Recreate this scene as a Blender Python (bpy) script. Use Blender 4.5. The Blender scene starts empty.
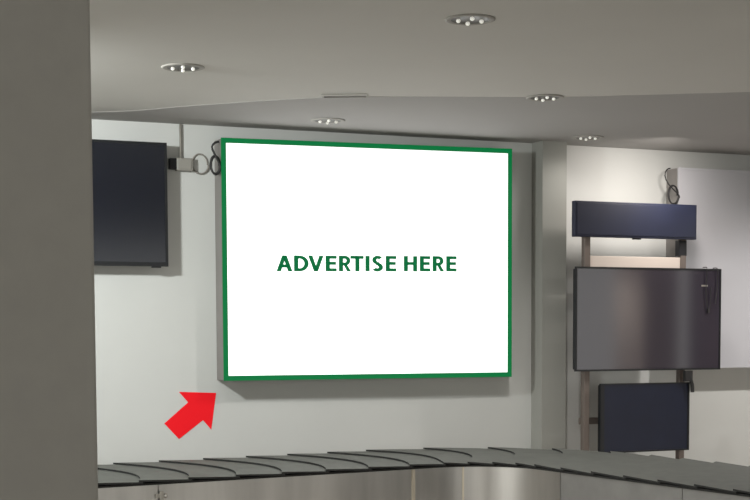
import bpy, bmesh, math, random
from mathutils import Vector, Matrix
random.seed(4)
C = bpy.context.scene.collection
PI = math.pi

# ------------------------------------------------------------------ materials
def lin(c):
    return tuple((v/255/12.92 if v/255 <= 0.04045 else ((v/255+0.055)/1.055)**2.4) for v in c)

def mat(name, rgb, rough=0.6, metal=0.0, noise=0.0, scale=6.0, bump=0.0, emit=None, estr=0.0, spec=0.5, stretch=(1, 1, 1)):
    m = bpy.data.materials.new(name); m.use_nodes = True
    nt = m.node_tree; b = nt.nodes['Principled BSDF']
    col = lin(rgb)
    b.inputs['Roughness'].default_value = rough
    b.inputs['Metallic'].default_value = metal
    b.inputs['Specular IOR Level'].default_value = spec
    b.inputs['Base Color'].default_value = (*col, 1)
    if noise or bump:
        tc = nt.nodes.new('ShaderNodeTexCoord'); mp = nt.nodes.new('ShaderNodeMapping')
        mp.inputs['Scale'].default_value = stretch
        n = nt.nodes.new('ShaderNodeTexNoise')
        n.inputs['Scale'].default_value = scale; n.inputs['Detail'].default_value = 6
        nt.links.new(tc.outputs['Object'], mp.inputs['Vector']); nt.links.new(mp.outputs['Vector'], n.inputs['Vector'])
        if noise:
            r = nt.nodes.new('ShaderNodeValToRGB')
            r.color_ramp.elements[0].position = 0.3; r.color_ramp.elements[1].position = 0.7
            r.color_ramp.elements[0].color = (*[max(0, v*(1-noise)) for v in col], 1)
            r.color_ramp.elements[1].color = (*[min(1, v*(1+noise)) for v in col], 1)
            nt.links.new(n.outputs['Fac'], r.inputs['Fac']); nt.links.new(r.outputs['Color'], b.inputs['Base Color'])
        if bump:
            bp = nt.nodes.new('ShaderNodeBump'); bp.inputs['Strength'].default_value = bump; bp.inputs['Distance'].default_value = 0.01
            nt.links.new(n.outputs['Fac'], bp.inputs['Height']); nt.links.new(bp.outputs['Normal'], b.inputs['Normal'])
    if emit:
        b.inputs['Emission Color'].default_value = (*lin(emit), 1); b.inputs['Emission Strength'].default_value = estr
    return m

M = dict(
    wall=mat('painted_plaster', (202, 203, 200), .75, noise=.025, scale=1.3, bump=.05),
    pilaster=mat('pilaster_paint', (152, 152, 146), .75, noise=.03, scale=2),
    ceil=mat('ceiling_paint', (206, 204, 199), .85, noise=.02, scale=.9),
    ceil_shade=mat('ceiling_shade_tone', (170, 168, 166), .85, noise=.02, scale=.9),  # ceiling tone with the far shade mixed into it
    column=mat('column_concrete', (166, 163, 157), .85, noise=.03, scale=9, bump=.15),
    brown=mat('brown_wall_paint', (116, 98, 90), .7, noise=.05, scale=2),
    column2=mat('pale_column_paint', (228, 214, 202), .7),
    floor=mat('floor_tile', (182, 177, 170), .35, noise=.08, scale=3),
    green=mat('green_frame', (1, 40, 20), .6, emit=(2, 116, 60), estr=.9, spec=.2),  # overlay green, kept flat by an added glow
    white=mat('glowing_white_panel', (250, 250, 250), .5, emit=(255, 255, 255), estr=.95, spec=.2),  # overlay white, glow added to keep it pure
    letters=mat('green_lettering', (4, 60, 34), .5, emit=(8, 112, 62), estr=.75, spec=.1),  # glow added here too, as on the frame
    boxside=mat('lightbox_aluminium', (134, 130, 127), .5, metal=.2),
    board=mat('blank_board_vinyl', (186, 186, 191), .55, noise=.015, scale=2),
    red=mat('red_overlay', (214, 26, 34), .6, emit=(228, 26, 36), estr=.3, spec=.1),  # overlay red, glow added so it doesn't render dull
    bezel=mat('black_plastic', (22, 24, 28), .35),
    screen=mat('dark_screen', (13, 18, 31), .14, spec=.8),
    screen2=mat('glossy_screen', (54, 50, 60), .08, spec=1.0),
    navy=mat('navy_panel', (25, 30, 52), .5, noise=.1, scale=5),
    navydark=mat('navy_monitor', (19, 25, 46), .4, noise=.1, scale=5),
    cream=mat('cream_painted_bar', (214, 202, 192), .6),
    pole=mat('grey_metal_post', (122, 112, 106), .45, metal=.5),
    blackmetal=mat('black_metal', (24, 25, 30), .5, metal=.2),
    cable=mat('black_cable', (34, 33, 34), .55),
    greycable=mat('grey_cable', (140, 135, 128), .55),
    conduit=mat('grey_conduit', (140, 136, 128), .55),
    boxplastic=mat('pale_box_plastic', (146, 143, 136), .5),
    rubber=mat('dark_rubber', (80, 82, 77), .7, noise=.12, scale=9, bump=.2),
    rubberedge=mat('rubber_edge', (30, 30, 29), .8),
    steel=mat('brushed_stainless', (190, 188, 185), .3, metal=1, noise=.34, scale=2.3, stretch=(1, 1, .12), bump=.03),  # coarse tone streaks put uneven reflections into the metal colour
    steelmatte=mat('worn_stainless', (150, 149, 147), .5, metal=.7, noise=.08, scale=5, bump=.05),
    strip=mat('pale_joint_strip', (206, 198, 182), .35, metal=.8),
    trimring=mat('downlight_ring', (160, 157, 151), .6),
    reflector=mat('downlight_reflector', (96, 94, 90), .4, metal=.3),
    bulb=mat('small_bulb', (250, 250, 245), .3, emit=(255, 252, 240), estr=.4),
)

# ------------------------------------------------------------------ helpers
def link(name, bm, m, parent=None, smooth=False, loc=None):
    me = bpy.data.meshes.new(name)
    bmesh.ops.recalc_face_normals(bm, faces=bm.faces)
    bm.to_mesh(me); bm.free()
    for x in (m if isinstance(m, (list, tuple)) else [m]): me.materials.append(x)
    if smooth:
        for p in me.polygons: p.use_smooth = True
    o = bpy.data.objects.new(name, me); C.objects.link(o)
    if parent: o.parent = parent
    if loc: o.location = loc
    return o

def box(bm, x0, x1, y0, y1, z0, z1, bev=0.0):
    v = [bm.verts.new(p) for p in ((x0, y0, z0), (x1, y0, z0), (x1, y1, z0), (x0, y1, z0),
                                   (x0, y0, z1), (x1, y0, z1), (x1, y1, z1), (x0, y1, z1))]
    f = [bm.faces.new([v[i] for i in q]) for q in ((0, 3, 2, 1), (4, 5, 6, 7), (0, 1, 5, 4), (1, 2, 6, 5), (2, 3, 7, 6), (3, 0, 4, 7))]
    if bev:
        es = {e for q in f for e in q.edges}
        bmesh.ops.bevel(bm, geom=list(es), offset=bev, segments=2, affect='EDGES', profile=.5)

def boxo(name, dims, m, parent=None, bev=0.0, loc=None):
    bm = bmesh.new(); box(bm, *dims, bev=bev)
    return link(name, bm, m, parent, loc=loc)

def prism(bm, pts, z0, z1):
    a = [bm.verts.new((x, y, z0)) for x, y in pts]; b = [bm.verts.new((x, y, z1)) for x, y in pts]
    bm.faces.new(a[::-1]); bm.faces.new(b); n = len(pts)
    for i in range(n): bm.faces.new((a[i], a[(i+1) % n], b[(i+1) % n], b[i]))

def tube(bm, pts, r, seg=8, closed=False):
    pts = [Vector(p) for p in pts]; n = len(pts); rings = []
    up = Vector((0.13, 0.31, 0.94)).normalized()
    for i, p in enumerate(pts):
        if closed: t = pts[(i+1) % n]-pts[i-1]
        else: t = pts[min(i+1, n-1)]-pts[max(i-1, 0)]
        t.normalize(); a = t.cross(up)
        if a.length < 1e-3: a = t.cross(Vector((1, 0, 0)))
        a.normalize(); b = t.cross(a)
        rings.append([bm.verts.new(p+a*r*math.cos(2*PI*k/seg)+b*r*math.sin(2*PI*k/seg)) for k in range(seg)])
    for i in range(n if closed else n-1):
        A, B = rings[i], rings[(i+1) % n]
        for k in range(seg): bm.faces.new((A[k], A[(k+1) % seg], B[(k+1) % seg], B[k]))
    if not closed: bm.faces.new(rings[0][::-1]); bm.faces.new(rings[-1])

def lathe(bm, prof, seg=40):
    rings = []
    for r, z in prof:
        rings.append([bm.verts.new((r*math.cos(2*PI*k/seg), r*math.sin(2*PI*k/seg), z)) for k in range(seg)] if r > 1e-6 else [bm.verts.new((0, 0, z))])
    for A, B in zip(rings, rings[1:]):
        for k in range(seg):
            q = [A[k % len(A)], A[(k+1) % len(A)], B[(k+1) % len(B)], B[k % len(B)]]
            u = []
            for v in q:
                if v not in u: u.append(v)
            if len(u) > 2: bm.faces.new(u)

def smoothpath(pts, n=8):
    P = [Vector(p) for p in pts]; out = []
    for i in range(len(P)-1):
        a, b, c, d = P[max(i-1, 0)], P[i], P[i+1], P[min(i+2, len(P)-1)]
        for k in range(n):
            t = k/n
            out.append(.5*((2*b)+(c-a)*t+(2*a-5*b+4*c-d)*t*t+(3*b-a-3*c+d)*t**3))
    return out+[P[-1]]

def tag(o, label, cat, group=None):
    o['label'] = label; o['category'] = cat
    if group: o['group'] = group
    return o

def thing(name, label, cat, loc, rotz=0, group=None):
    o = bpy.data.objects.new(name, None); C.objects.link(o); o.empty_display_size = .2
    o.location = loc; o.rotation_euler = (0, 0, rotz)
    return tag(o, label, cat, group)

def struct(o): o['kind'] = 'structure'; return o

# ------------------------------------------------------------------ setting
EYE = 1.5
WY = 12.2          # face of the back wall
CZ = 3.275         # ceiling
struct(boxo('floor', (-8, 17, -6, WY+.2, -.15, 0), M['floor']))
struct(boxo('wall_back', (-3.2, 17, WY, WY+.2, 0, CZ+.1), M['wall']))
struct(boxo('ceiling', (-8, 17, -6, WY+.2, CZ, CZ+.15), M['ceil']))
# unseen wall and column, added to shape the stand television's reflection
struct(boxo('wall_right', (14.0, 14.2, 3.5, WY, 0, CZ), M['brown']))
o = boxo('column', (13.3, 13.95, 2.5, 3.3, 0, CZ), M['column2'], bev=.012)
tag(o, 'pale column added out of view, seen only as a reflection in the stand television', 'column')
# shade on the far ceiling, put into the colour of a thin sheet
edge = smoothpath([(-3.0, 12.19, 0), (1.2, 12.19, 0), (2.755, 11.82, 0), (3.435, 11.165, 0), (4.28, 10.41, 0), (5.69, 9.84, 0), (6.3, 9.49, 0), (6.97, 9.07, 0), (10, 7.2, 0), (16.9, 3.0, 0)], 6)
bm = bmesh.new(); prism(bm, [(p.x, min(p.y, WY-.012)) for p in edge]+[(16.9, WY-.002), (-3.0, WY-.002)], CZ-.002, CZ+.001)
struct(link('ceiling_shade_sheet', bm, M['ceil_shade']))
# pilaster on the back wall
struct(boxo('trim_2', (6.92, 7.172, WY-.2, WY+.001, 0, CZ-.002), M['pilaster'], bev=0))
# foreground column
col = boxo('column', (.30, 1.166, 5.0, 5.86, 0, CZ), M['column'], bev=.012)
tag(col, 'wide plain grey column in the left foreground, floor to ceiling', 'column')

# ------------------------------------------------------------------ big advertising sign
SX0, SX1, SZ0, SZ1, SY = 3.868, 6.603, 1.142, 3.152, WY-.2
t = thing('advertising_sign', 'large white advertising sign with green frame mounted on the back wall', 'sign', (SX0, WY, SZ0))
w, h = SX1-SX0, SZ1-SZ0
def skew(o):        # shears the box to the uneven outline of the overlaid sign
    for v in o.data.vertices: v.co.z += (.034*v.co.z/h-.006*(1-v.co.z/h))*v.co.x/w
    return o
skew(boxo('sign_housing', (.004, w-.004, -.196, -.001, .004, h-.004), M['boxside'], t, bev=.004))
bm = bmesh.new(); f = .042
for d in ((0, w, 0, f), (0, w, h-f, h), (0, f, f, h-f), (w-f, w, f, h-f)): box(bm, d[0], d[1], -.203, -.196, d[2], d[3])
skew(link('frame', bm, M['green'], t))
skew(boxo('display_panel', (f, w-f, -.200, -.190, f, h-f), M['white'], t))
# lettering: each capital drawn as flat strokes, x across in units of the cap height / 15
V_, H_ = 3.9, 2.9
def q4(*p): return list(p)
def vbar(x, y0=0, y1=15): return [q4((x, y0), (x+V_, y0), (x+V_, y1), (x, y1))]
def hbar(x0, x1, y): return [q4((x0, y), (x1, y), (x1, y+H_), (x0, y+H_))]
def band(cx, cy, ro, ri, a0, a1, n=14):
    out = []
    for k in range(n):
        a = math.radians(a0+(a1-a0)*k/n); b = math.radians(a0+(a1-a0)*(k+1)/n)
        out.append(q4((cx+ro[0]*math.cos(a), cy+ro[1]*math.sin(a)), (cx+ro[0]*math.cos(b), cy+ro[1]*math.sin(b)),
                      (cx+ri[0]*math.cos(b), cy+ri[1]*math.sin(b)), (cx+ri[0]*math.cos(a), cy+ri[1]*math.sin(a))))
    return out
GL = {
    'A': (14, [q4((-.2, 0), (3.7, 0), (8.7, 15), (5.0, 15)), q4((10.3, 0), (14.2, 0), (9.0, 15), (5.3, 15))] + hbar(3, 11, 3.6)),
    'D': (13.3, vbar(0) + hbar(3, 5.2, 0) + hbar(3, 5.2, 15-H_) + band(5, 7.5, (8.3, 7.5), (4.5, 4.6), -90, 90, 18)),
    'V': (13.6, [q4((-.2, 15), (3.6, 15), (8.6, 0), (5.0, 0)), q4((10.0, 15), (13.8, 15), (8.6, 0), (5.0, 0))]),
    'E': (10.2, vbar(0) + hbar(3, 10.2, 0) + hbar(3, 9.6, 6.3) + hbar(3, 10.2, 15-H_)),
    'R': (11.4, vbar(0) + hbar(3, 5.8, 15-H_) + hbar(3, 5.8, 5.6) + band(5.6, 10.3, (5.1, 4.7), (1.5, 1.85), -90, 90) + [q4((4.2, 6.6), (7.2, 7), (11.4, 0), (7.7, 0))]),
    'T': (12.4, vbar(4.55) + hbar(0, 12.4, 15-H_)),
    'I': (3.3, vbar(0)),
    'S': (11.4, band(5.9, 10.95, (5.1, 4.25), (1.4, 1.2), 35, 250) + band(5.5, 4.1, (5.4, 4.3), (1.5, 1.2), 80, -145)+ [q4((2.9, 9.4), (4.4, 6.2), (7.9, 5.2), (7.4, 8.9))]),
    'H': (12.3, vbar(0) + vbar(9.0) + hbar(3, 9.5, 6.3)),
}
for word, pxs in (('ADVERTISE', (277, 293.5, 307.4, 324, 337, 348.4, 363.3, 369.3, 383.6)), ('HERE', (402, 418.4, 431.6, 445.8))):
    bm = bmesh.new()
    for ch, px in zip(word, pxs):
        for poly in GL[ch][1]:
            vs = []
            for x, y in poly:
                vs.append(bm.verts.new((4.349-SX0+(px-277.2+x*1.055)*.00945, -.2006, 2.060-SZ0+y*.0089+.0125*(px-277)/100)))
            bm.faces.new(vs)
    for f_ in bm.faces:
        f_.normal_update()
        if f_.normal.y > 0: f_.normal_flip()
    ex = bmesh.ops.extrude_face_region(bm, geom=list(bm.faces))
    for v in ex['geom']:
        if isinstance(v, bmesh.types.BMVert): v.co.y -= .0012
    link('lettering', bm, M['letters'], t)

# red annotation arrow, a drawn overlay built flat against the wall
bm = bmesh.new()
ap = [(3.863, 1.035), (3.817, .724), (3.745, .807), (3.533, .653), (3.408, .787), (3.617, .96), (3.538, 1.05)]
prism(bm, [(x-3.4, z-.64) for x, z in ap], 0, .004)
bmesh.ops.rotate(bm, verts=bm.verts, cent=(0, 0, 0), matrix=Matrix.Rotation(PI/2, 3, 'X'))
o = link('arrow_overlay', bm, M['red'], loc=(3.4, WY+.001, .64))
tag(o, 'flat red annotation arrow laid over the wall, pointing up at the lower left sign corner', 'arrow')

def coil(name, loc, r, tilt, m, label, turns=2, rad=.008, tail=()):
    pts = []
    for k in range(turns*20+1):
        a = 2*PI*k/20; rr = r*(1+.09*math.sin(k*.37))
        pts.append((rr*math.cos(a)*tilt[0], -.02-.012*k/20, rr*math.sin(a)*tilt[1]))
    pts += list(tail)
    bm = bmesh.new(); tube(bm, smoothpath(pts, 2), rad, 6)
    o = link(name, bm, m, loc=loc, smooth=True); return tag(o, label, 'cable')

# cables at the sign's upper left corner
coil('cable', (3.822, 12.055, 2.925), .072, (.55, 1), M['cable'], 'black looped cable on the side of the green framed sign', 2, .009,
     [(-.01, -.04, .1), (-.025, -.03, .15), (-.0, -.03, .185), (.035, -.035, .195)])
coil('cable', (3.742, 12.216, 2.945), .085, (.8, .95), M['greycable'], 'pale grey cable loop on the wall left of the green framed sign', 1, .007)

# junction box with conduit
t = thing('junction_box', 'small pale junction box on the wall between television and sign', 'junction box', (3.50, WY, 2.885))
boxo('enclosure', (.03, .17, -.06, .001, 0, .105), M['boxplastic'], t, bev=.006)
boxo('lid', (.045, .155, -.066, -.058, .012, .093), M['boxplastic'], t, bev=.003)
boxo('plug', (-.03, .03, -.055, -.005, .01, .1), M['blackmetal'], t, bev=.006)
bm = bmesh.new(); tube(bm, [(.075, -.02, .1), (.075, -.02, .385)], .009, 8); link('conduit', bm, M['conduit'], t, True)

# wall television at left
t = thing('wall_television', 'black flat television on the back wall beside the column', 'television', (2.10, WY, 2.088))
w, h = 3.42-2.10, 1.006
boxo('wall_bracket', (.4, .9, -.06, -.001, .3, .7), M['blackmetal'], t)
boxo('back_housing', (.02, w-.02, -.13, -.058, .02, h-.02), M['bezel'], t, bev=.012)
bm = bmesh.new(); b = .022
for d in ((0, w, 0, b+.012), (0, w, h-b, h), (0, b, b+.012, h-b), (w-b, w, b+.012, h-b)): box(bm, d[0], d[1], -.152, -.125, d[2], d[3])
link('bezel', bm, M['bezel'], t)
boxo('screen', (b, w-b, -.148, -.128, b+.012, h-b), M['screen'], t)
boxo('sensor_bump', (w-.14, w-.06, -.15, -.13, -.012, .002), M['bezel'], t, bev=.003)

# ------------------------------------------------------------------ second, blank board at right
t = thing('blank_board', 'large blank pale grey board box on the wall behind the display stand', 'board', (8.395, WY, 1.19))
w, h = 3.2, 3.093-1.19
boxo('board_housing', (.003, w-.003, -.19, -.001, .003, h-.003), M['boxside'], t, bev=.004)
bm = bmesh.new(); f = .02
for d in ((0, w, 0, f), (0, w, h-f, h), (0, f, f, h-f), (w-f, w, f, h-f)): box(bm, d[0], d[1], -.206, -.188, d[2], d[3])
link('frame', bm, M['board'], t)
boxo('display_panel', (f, w-f, -.2, -.189, f, h-f), M['board'], t)
coil('cable', (8.329, 12.02, 2.83), .085, (.65, 1), M['cable'], 'dark cable looped at the blank board corner above the navy box', 2, .006,
     [(-.05, -.03, .1), (-.085, -.02, .18), (-.05, .0, .24), (.0, .02, .255)])

# ------------------------------------------------------------------ display stand with three panels
PY = 11.705
t = thing('display_stand', 'grey two-post stand carrying the navy box, television and monitor', 'stand', (7.2, PY, 0))
boxo('post', (-.03, .03, -.03, .03, .025, 2.62), M['pole'], t, bev=.005)
boxo('post', (1.005, 1.065, -.03, .03, .025, 2.62), M['pole'], t, bev=.005)
for x in (0, 1.035): boxo('foot', (x-.06, x+.06, -.03, .36, 0, .03), M['blackmetal'], t, bev=.006)
boxo('crossbar', (-.03, 1.065, .031, .06, 2.47, 2.53), M['pole'], t)
boxo('crossbar', (-.03, 1.065, .031, .06, 1.6, 1.68), M['pole'], t)
boxo('crossbar', (-.03, 1.065, .031, .06, .7, .76), M['pole'], t)
o = boxo('crossbar', (.03, 1.005, -.02, .01, 2.11, 2.225), M['cream'], t, bev=.004); o['label'] = 'wide cream crossbar just above the television'
boxo('black_sleeve', (.985, 1.07, -.0305, .036, 2.24, 2.385), M['blackmetal'], t, bev=.004)

t = thing('header_box', 'long navy blue display box at the top of the two-post stand', 'display', (7.03, 11.645, 2.389))
w, h = 1.305, .318
boxo('casing', (0, w, -.03, .0295, 0, h), M['navy'], t, bev=.006)
boxo('face_panel', (.018, w-.018, -.036, -.028, .018, h-.018), M['navy'], t, bev=.002)
boxo('latch', (w*.48, w*.54, -.02, .01, -.012, .002), M['blackmetal'], t)

t = thing('stand_television', 'large dark glossy television in the middle of the two-post stand', 'television', (7.03, 11.645, 1.186))
w, h = 1.574, .936
boxo('back_housing', (.015, w-.015, -.03, .0295, .015, h-.015), M['bezel'], t, bev=.01)
bm = bmesh.new(); b = .016
for d in ((0, w, 0, b), (0, w, h-b, h), (0, b, b, h-b), (w-b, w, b, h-b)): box(bm, d[0], d[1], -.05, -.028, d[2], d[3])
link('bezel', bm, M['bezel'], t)
boxo('screen', (b, w-b, -.045, -.03, b, h-b), M['screen2'], t)
boxo('badge', (w-.22, w-.15, -.0465, -.044, h-.165, h-.15), M['greycable'], t)
bm = bmesh.new()
tube(bm, smoothpath([(8.432, 11.60, 2.135), (8.432, 11.538, 2.128), (8.430, 11.54, 2.05), (8.425, 11.54, 1.9), (8.44, 11.54, 1.78), (8.458, 11.54, 1.735), (8.472, 11.54, 1.78), (8.478, 11.54, 1.88), (8.48, 11.54, 1.95)], 5), .004, 6)
tube(bm, smoothpath([(8.545, 11.60, 2.13), (8.55, 11.538, 2.12), (8.552, 11.54, 2.02), (8.548, 11.54, 1.9), (8.53, 11.54, 1.8)], 5), .004, 6)
box(bm, 8.445, 8.468, 11.534, 11.546, 1.715, 1.75)
for v in bm.verts: v.co -= Vector((8.43, 11.54, 1.71))
o = link('cable', bm, M['cable'], loc=(8.43, 11.585, 1.71)); tag(o, 'thin black cables dangling over the right edge of the stand television', 'cable')

t = thing('stand_monitor', 'smaller navy monitor at the foot of the two-post stand', 'monitor', (7.30, 11.645, .44))
w, h = .965, .632
boxo('back_housing', (.012, w-.012, -.02, .0295, .012, h-.012), M['bezel'], t, bev=.01)
bm = bmesh.new()
for d in ((0, w, 0, .014), (0, w, h-.014, h), (0, .04, .014, h-.014), (w-.02, w, .014, h-.014)): box(bm, d[0], d[1], -.045, -.018, d[2], d[3])
link('bezel', bm, M['bezel'], t)
boxo('screen', (.04, w-.02, -.04, -.02, .014, h-.014), M['navydark'], t)
bm = bmesh.new()
tube(bm, smoothpath([(0, 0, .36), (.015, -.01, .3), (.03, -.012, .24), (.035, -.01, .18)], 5), .018, 8)
box(bm, -.05, .03, -.02, .02, .28, .38)
o = link('cable', bm, M['cable'], loc=(8.24, 11.581, .80), smooth=False); tag(o, 'thick black cable hanging between stand television and navy monitor', 'cable')

# ------------------------------------------------------------------ baggage carousel
A1 = math.radians(8.6); A2 = math.radians(-84.8); RIN = .55; BW = 1.02
d1 = Vector((math.cos(A1), math.sin(A1))); d2 = Vector((math.cos(A2), math.sin(A2)))
p1 = Vector((3.5, 10.52)); p2 = Vector((5.985, 9.3))
# corner of the two inner lines
den = d1.x*d2.y-d1.y*d2.x; q = p2-p1
corner = p1+d1*((q.x*d2.y-q.y*d2.x)/den)
tl = RIN*math.tan((A1-A2)/2)
a_end = corner-d1*tl; b_start = corner+d2*tl
cen = a_end+Vector((d1.y, -d1.x))*RIN           # centre of the bend lies on the inner (right-hand) side
L1 = 7.6; LA = (RIN+BW/2)*(A1-A2); L2 = 7.0
def path(s, off):
    """s along the belt's mid line, off measured outwards from the inner edge"""
    if s < L1:
        p = a_end+d1*(s-L1); n = Vector((-d1.y, d1.x)); return p+n*off
    if s < L1+LA:
        th = A1-(s-L1)/(RIN+BW/2); n = Vector((-math.sin(th), math.cos(th))); return cen+n*(RIN+off)
    p = b_start+d2*(s-L1-LA); n = Vector((-d2.y, d2.x)); return p+n*off
ST = L1+LA+L2
ZT = .478
car = thing('baggage_carousel', 'baggage carousel with dark overlapping rubber plates and stainless skirt', 'carousel', (a_end.x, a_end.y, 0))
base = Vector((a_end.x, a_end.y, 0))
def L(p, z): return Vector((p.x, p.y, z))-base

# plates
PITCH = .385; NU = 14; NS = 5; TH = .013
def seam(u): return -.16*u+.20*4*u*(1-u)*(1-.25*u)
s = .4; 
while s < ST-.5:
    bm = bmesh.new(); G = []
    for j in range(NS+1):
        fr = j/NS; row = []
        for i in range(NU+1):
            u = i/NU
            ss = s+seam(u)+fr*(PITCH+.03)
            p = path(ss, u*BW)
            z = ZT+.045*u+.016*(1-fr)
            row.append((p, z))
        G.append(row)
    top = [[bm.verts.new(L(p, z)) for p, z in r] for r in G]
    bot = [[bm.verts.new(L(p, z-TH)) for p, z in r] for r in G]
    for j in range(NS):
        for i in range(NU):
            bm.faces.new((top[j][i], top[j+1][i], top[j+1][i+1], top[j][i+1])).material_index = 0
            bm.faces.new((bot[j][i], bot[j][i+1], bot[j+1][i+1], bot[j+1][i])).material_index = 1
    for j in range(NS):
        for i in (0, NU): bm.faces.new((top[j][i], bot[j][i], bot[j+1][i], top[j+1][i])).material_index = 1
    for i in range(NU):
        for j in (0, NS): bm.faces.new((top[j][i], top[j][i+1], bot[j][i+1], bot[j][i])).material_index = 1
    link('rubber_plate', bm, [M['rubber'], M['rubberedge']], car)
    s += PITCH

def strip(name, s0, s1, o0, o1, z0, z1, m, ds=.06, smooth=False):
    n = max(1, int((s1-s0)/ds)); bm = bmesh.new(); rings = []
    for k in range(n+1):
        ss = s0+(s1-s0)*k/n; a = path(ss, o0); b = path(ss, o1)
        rings.append([bm.verts.new(L(a, z0)), bm.verts.new(L(b, z0)), bm.verts.new(L(b, z1)), bm.verts.new(L(a, z1))])
    for A, B in zip(rings, rings[1:]):
        for k in range(4): bm.faces.new((A[k], A[(k+1) % 4], B[(k+1) % 4], B[k]))
    bm.faces.new(rings[0][::-1]); bm.faces.new(rings[-1])
    return link(name, bm, m, car)
strip('deck', .2, ST-.2, .05, BW-.03, .0, .43, M['rubberedge'], .15)
strip('inner_shade_rim', .2, ST-.2, .012, .05, .452, .466, M['rubberedge'], .08)  # dark strip put in for the shadow beneath the plate edges
# skirt panels on the passenger side, split at the seams the photo shows
cuts = [.2, 2.9, L1-2.42, L1-.22, L1+.44, L1+2.0, L1+LA+1.7, L1+LA+3.4, ST-.2]
for k, (a, b) in enumerate(zip(cuts, cuts[1:])):
    strip('skirt_panel', a+.003, b-.003, .028, .045, .02, .452, M['steelmatte'] if k >= 5 else M['steel'], .05)
for sx in (L1-2.9, L1-.22, L1+.44):
    strip('joint_strip', sx-.014, sx+.014, .018, .03, .02, .45, M['strip'], .05)
strip('back_skirt', .2, ST-.2, BW-.05, BW-.03, .0, .48, M['steelmatte'], .1)
strip('kick_base', .2, ST-.2, .06, .08, 0, .03, M['blackmetal'], .15)
# latch on the skirt seam
pp = path(L1-2.4, .02)
bm = bmesh.new(); box(bm, -.045, .045, -.008, .004, -.02, .012, .003); box(bm, -.014, .014, -.014, .004, -.04, .03, .003)
bmesh.ops.create_uvsphere(bm, u_segments=10, v_segments=8, radius=.014, matrix=Matrix.Translation((.03, -.012, -.01)))
o = link('latch', bm, M['conduit'], car, loc=L(pp, .375)); o.rotation_euler = (0, 0, A1)

# ------------------------------------------------------------------ downlights
def downlight(x, y, z, label, first=[None]):
    if first[0] is None:
        t = thing('downlight', label, 'ceiling light', (x, y, z), .5, 'recessed downlights')
        bm = bmesh.new(); lathe(bm, [(.105, -.004), (.112, -.008), (.13, -.009), (.142, -.005), (.142, 0), (0, 0)])
        link('trim_ring', bm, M['trimring'], t, True)
        bm = bmesh.new(); lathe(bm, [(.106, -.006), (.1, -.003), (0, -.002)]); link('reflector', bm, M['reflector'], t, True)
        for k in range(4):
            a = PI/4+k*PI/2
            bm = bmesh.new(); bmesh.ops.create_uvsphere(bm, u_segments=14, v_segments=10, radius=.0125)
            for v in bm.verts: v.co.z *= .95
            bx = link('bulb', bm, M['bulb'], t, True, loc=(.066*math.cos(a), .066*math.sin(a), -.012))
        first[0] = t; return t
    r = first[0].copy(); C.objects.link(r); r.location = (x, y, z); r['label'] = label
    for ch in first[0].children:
        c = ch.copy(); C.objects.link(c); c.parent = r
    return r
downlight(3.918, 7.61, CZ, 'nearest recessed ceiling downlight, at top centre above the sign')
downlight(2.858, 9.658, CZ, 'recessed ceiling downlight above the wall television, left of the others')
downlight(5.691, 9.838, CZ-.0021, 'recessed ceiling downlight above the top right corner of the sign')
downlight(4.636, 11.536, CZ-.0021, 'small recessed ceiling downlight just above the top edge of the sign')
downlight(7.178, 11.645, CZ-.0021, 'faint recessed ceiling downlight just above the pilaster')
t = thing('ceiling_slot', 'thin dark unlit slot fitting in the ceiling above the sign', 'ceiling fitting', (4.279, 10.312, CZ-.002), -.45)
bm = bmesh.new()
for d in ((-.17, .17, -.05, -.035), (-.17, .17, .035, .05), (-.17, -.155, -.035, .035), (.155, .17, -.035, .035)): box(bm, d[0], d[1], d[2], d[3], -.012, 0)
link('frame', bm, M['trimring'], t)
boxo('opening', (-.155, .155, -.035, .035, -.004, 0), M['reflector'], t)

# ------------------------------------------------------------------ light
wd = bpy.data.worlds.new('hall'); bpy.context.scene.world = wd; wd.use_nodes = True
bg = wd.node_tree.nodes['Background']; bg.inputs['Color'].default_value = (*lin((232, 232, 226)), 1); bg.inputs['Strength'].default_value = 1.5

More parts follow.
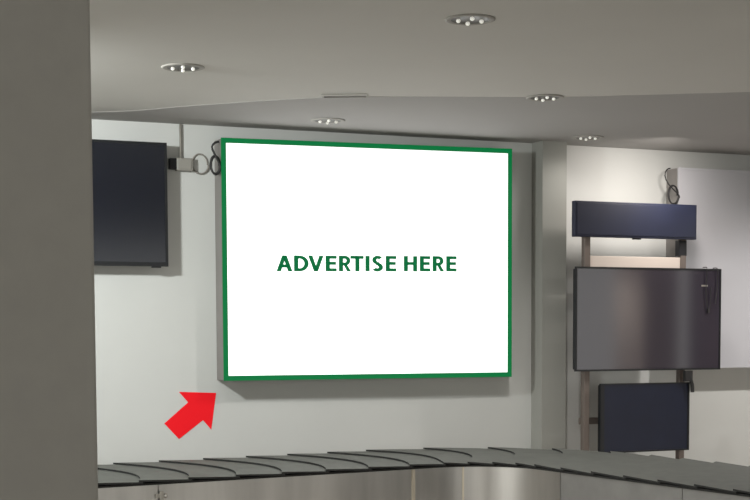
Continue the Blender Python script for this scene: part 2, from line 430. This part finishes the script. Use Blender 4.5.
def area(name, loc, target, size, power, col=(1, 1, 1), spread=PI):
    l = bpy.data.lights.new(name, 'AREA'); l.shape = 'DISK'; l.size = size; l.energy = power; l.color = col; l.spread = spread
    o = bpy.data.objects.new(name, l); C.objects.link(o); o.location = loc
    o.rotation_euler = (Vector(target)-Vector(loc)).to_track_quat('-Z', 'Y').to_euler(); return o
def spot(name, loc, power, angle=150, blend=.8, r=.05, col=(1, .96, .92)):
    l = bpy.data.lights.new(name, 'SPOT'); l.energy = power; l.spot_size = math.radians(angle); l.spot_blend = blend; l.shadow_soft_size = r; l.color = col
    o = bpy.data.objects.new(name, l); C.objects.link(o); o.location = loc; return o
area('key_light', (.85, 9.6, 3.2), (3.6, 12.2, .8), .28, 150, (.96, 1, .98))
spot('spot_a', (7.178, 11.645, CZ-.06), 8, 160)
spot('spot_b', (4.636, 11.536, CZ-.06), 10, 160)
spot('spot_c', (5.691, 9.838, CZ-.06), 170, 150)
spot('spot_d', (2.858, 9.658, CZ-.06), 60, 150)
area('wall_wash', (7.9, 11.1, CZ-.13), (7.9, 12.2, 2.2), .22, 10.5, (1, .93, .87), 2.2)  # added lamp without a fixture, lifts the wall behind the stand
spot('fill_board', (9.9, 10.2, CZ-.06), 300, 160)  # added lamp with no fitting, brightens the blank board
spot('fill_column', (12.2, 2.4, CZ-.3), 330, 160)  # added out of view to light the reflected pale column
spot('spot_e', (3.918, 7.61, CZ-.06), 10, 150)

# ------------------------------------------------------------------ camera
cam = bpy.data.cameras.new('camera'); co = bpy.data.objects.new('camera', cam); C.objects.link(co)
F = 1500.0
cam.sensor_width = 36; cam.lens = F*36/750; cam.clip_end = 200
yaw, pit, rol = math.radians(23.613), math.radians(-4.0235), math.radians(-.2471)
fw = Vector((math.sin(yaw)*math.cos(pit), math.cos(yaw)*math.cos(pit), math.sin(pit)))
r = Vector((math.cos(yaw), -math.sin(yaw), 0)); u = r.cross(fw)
r2 = r*math.cos(rol)+u*math.sin(rol); u2 = u*math.cos(rol)-r*math.sin(rol)
m = Matrix((r2, u2, -fw)).transposed().to_4x4(); m.translation = (0, 0, EYE)
co.matrix_world = m
cam.shift_y = 192.8/750
sc = bpy.context.scene; sc.camera = co
sc.view_settings.view_transform = 'Standard'; sc.view_settings.look = 'None'; sc.view_settings.exposure = 0
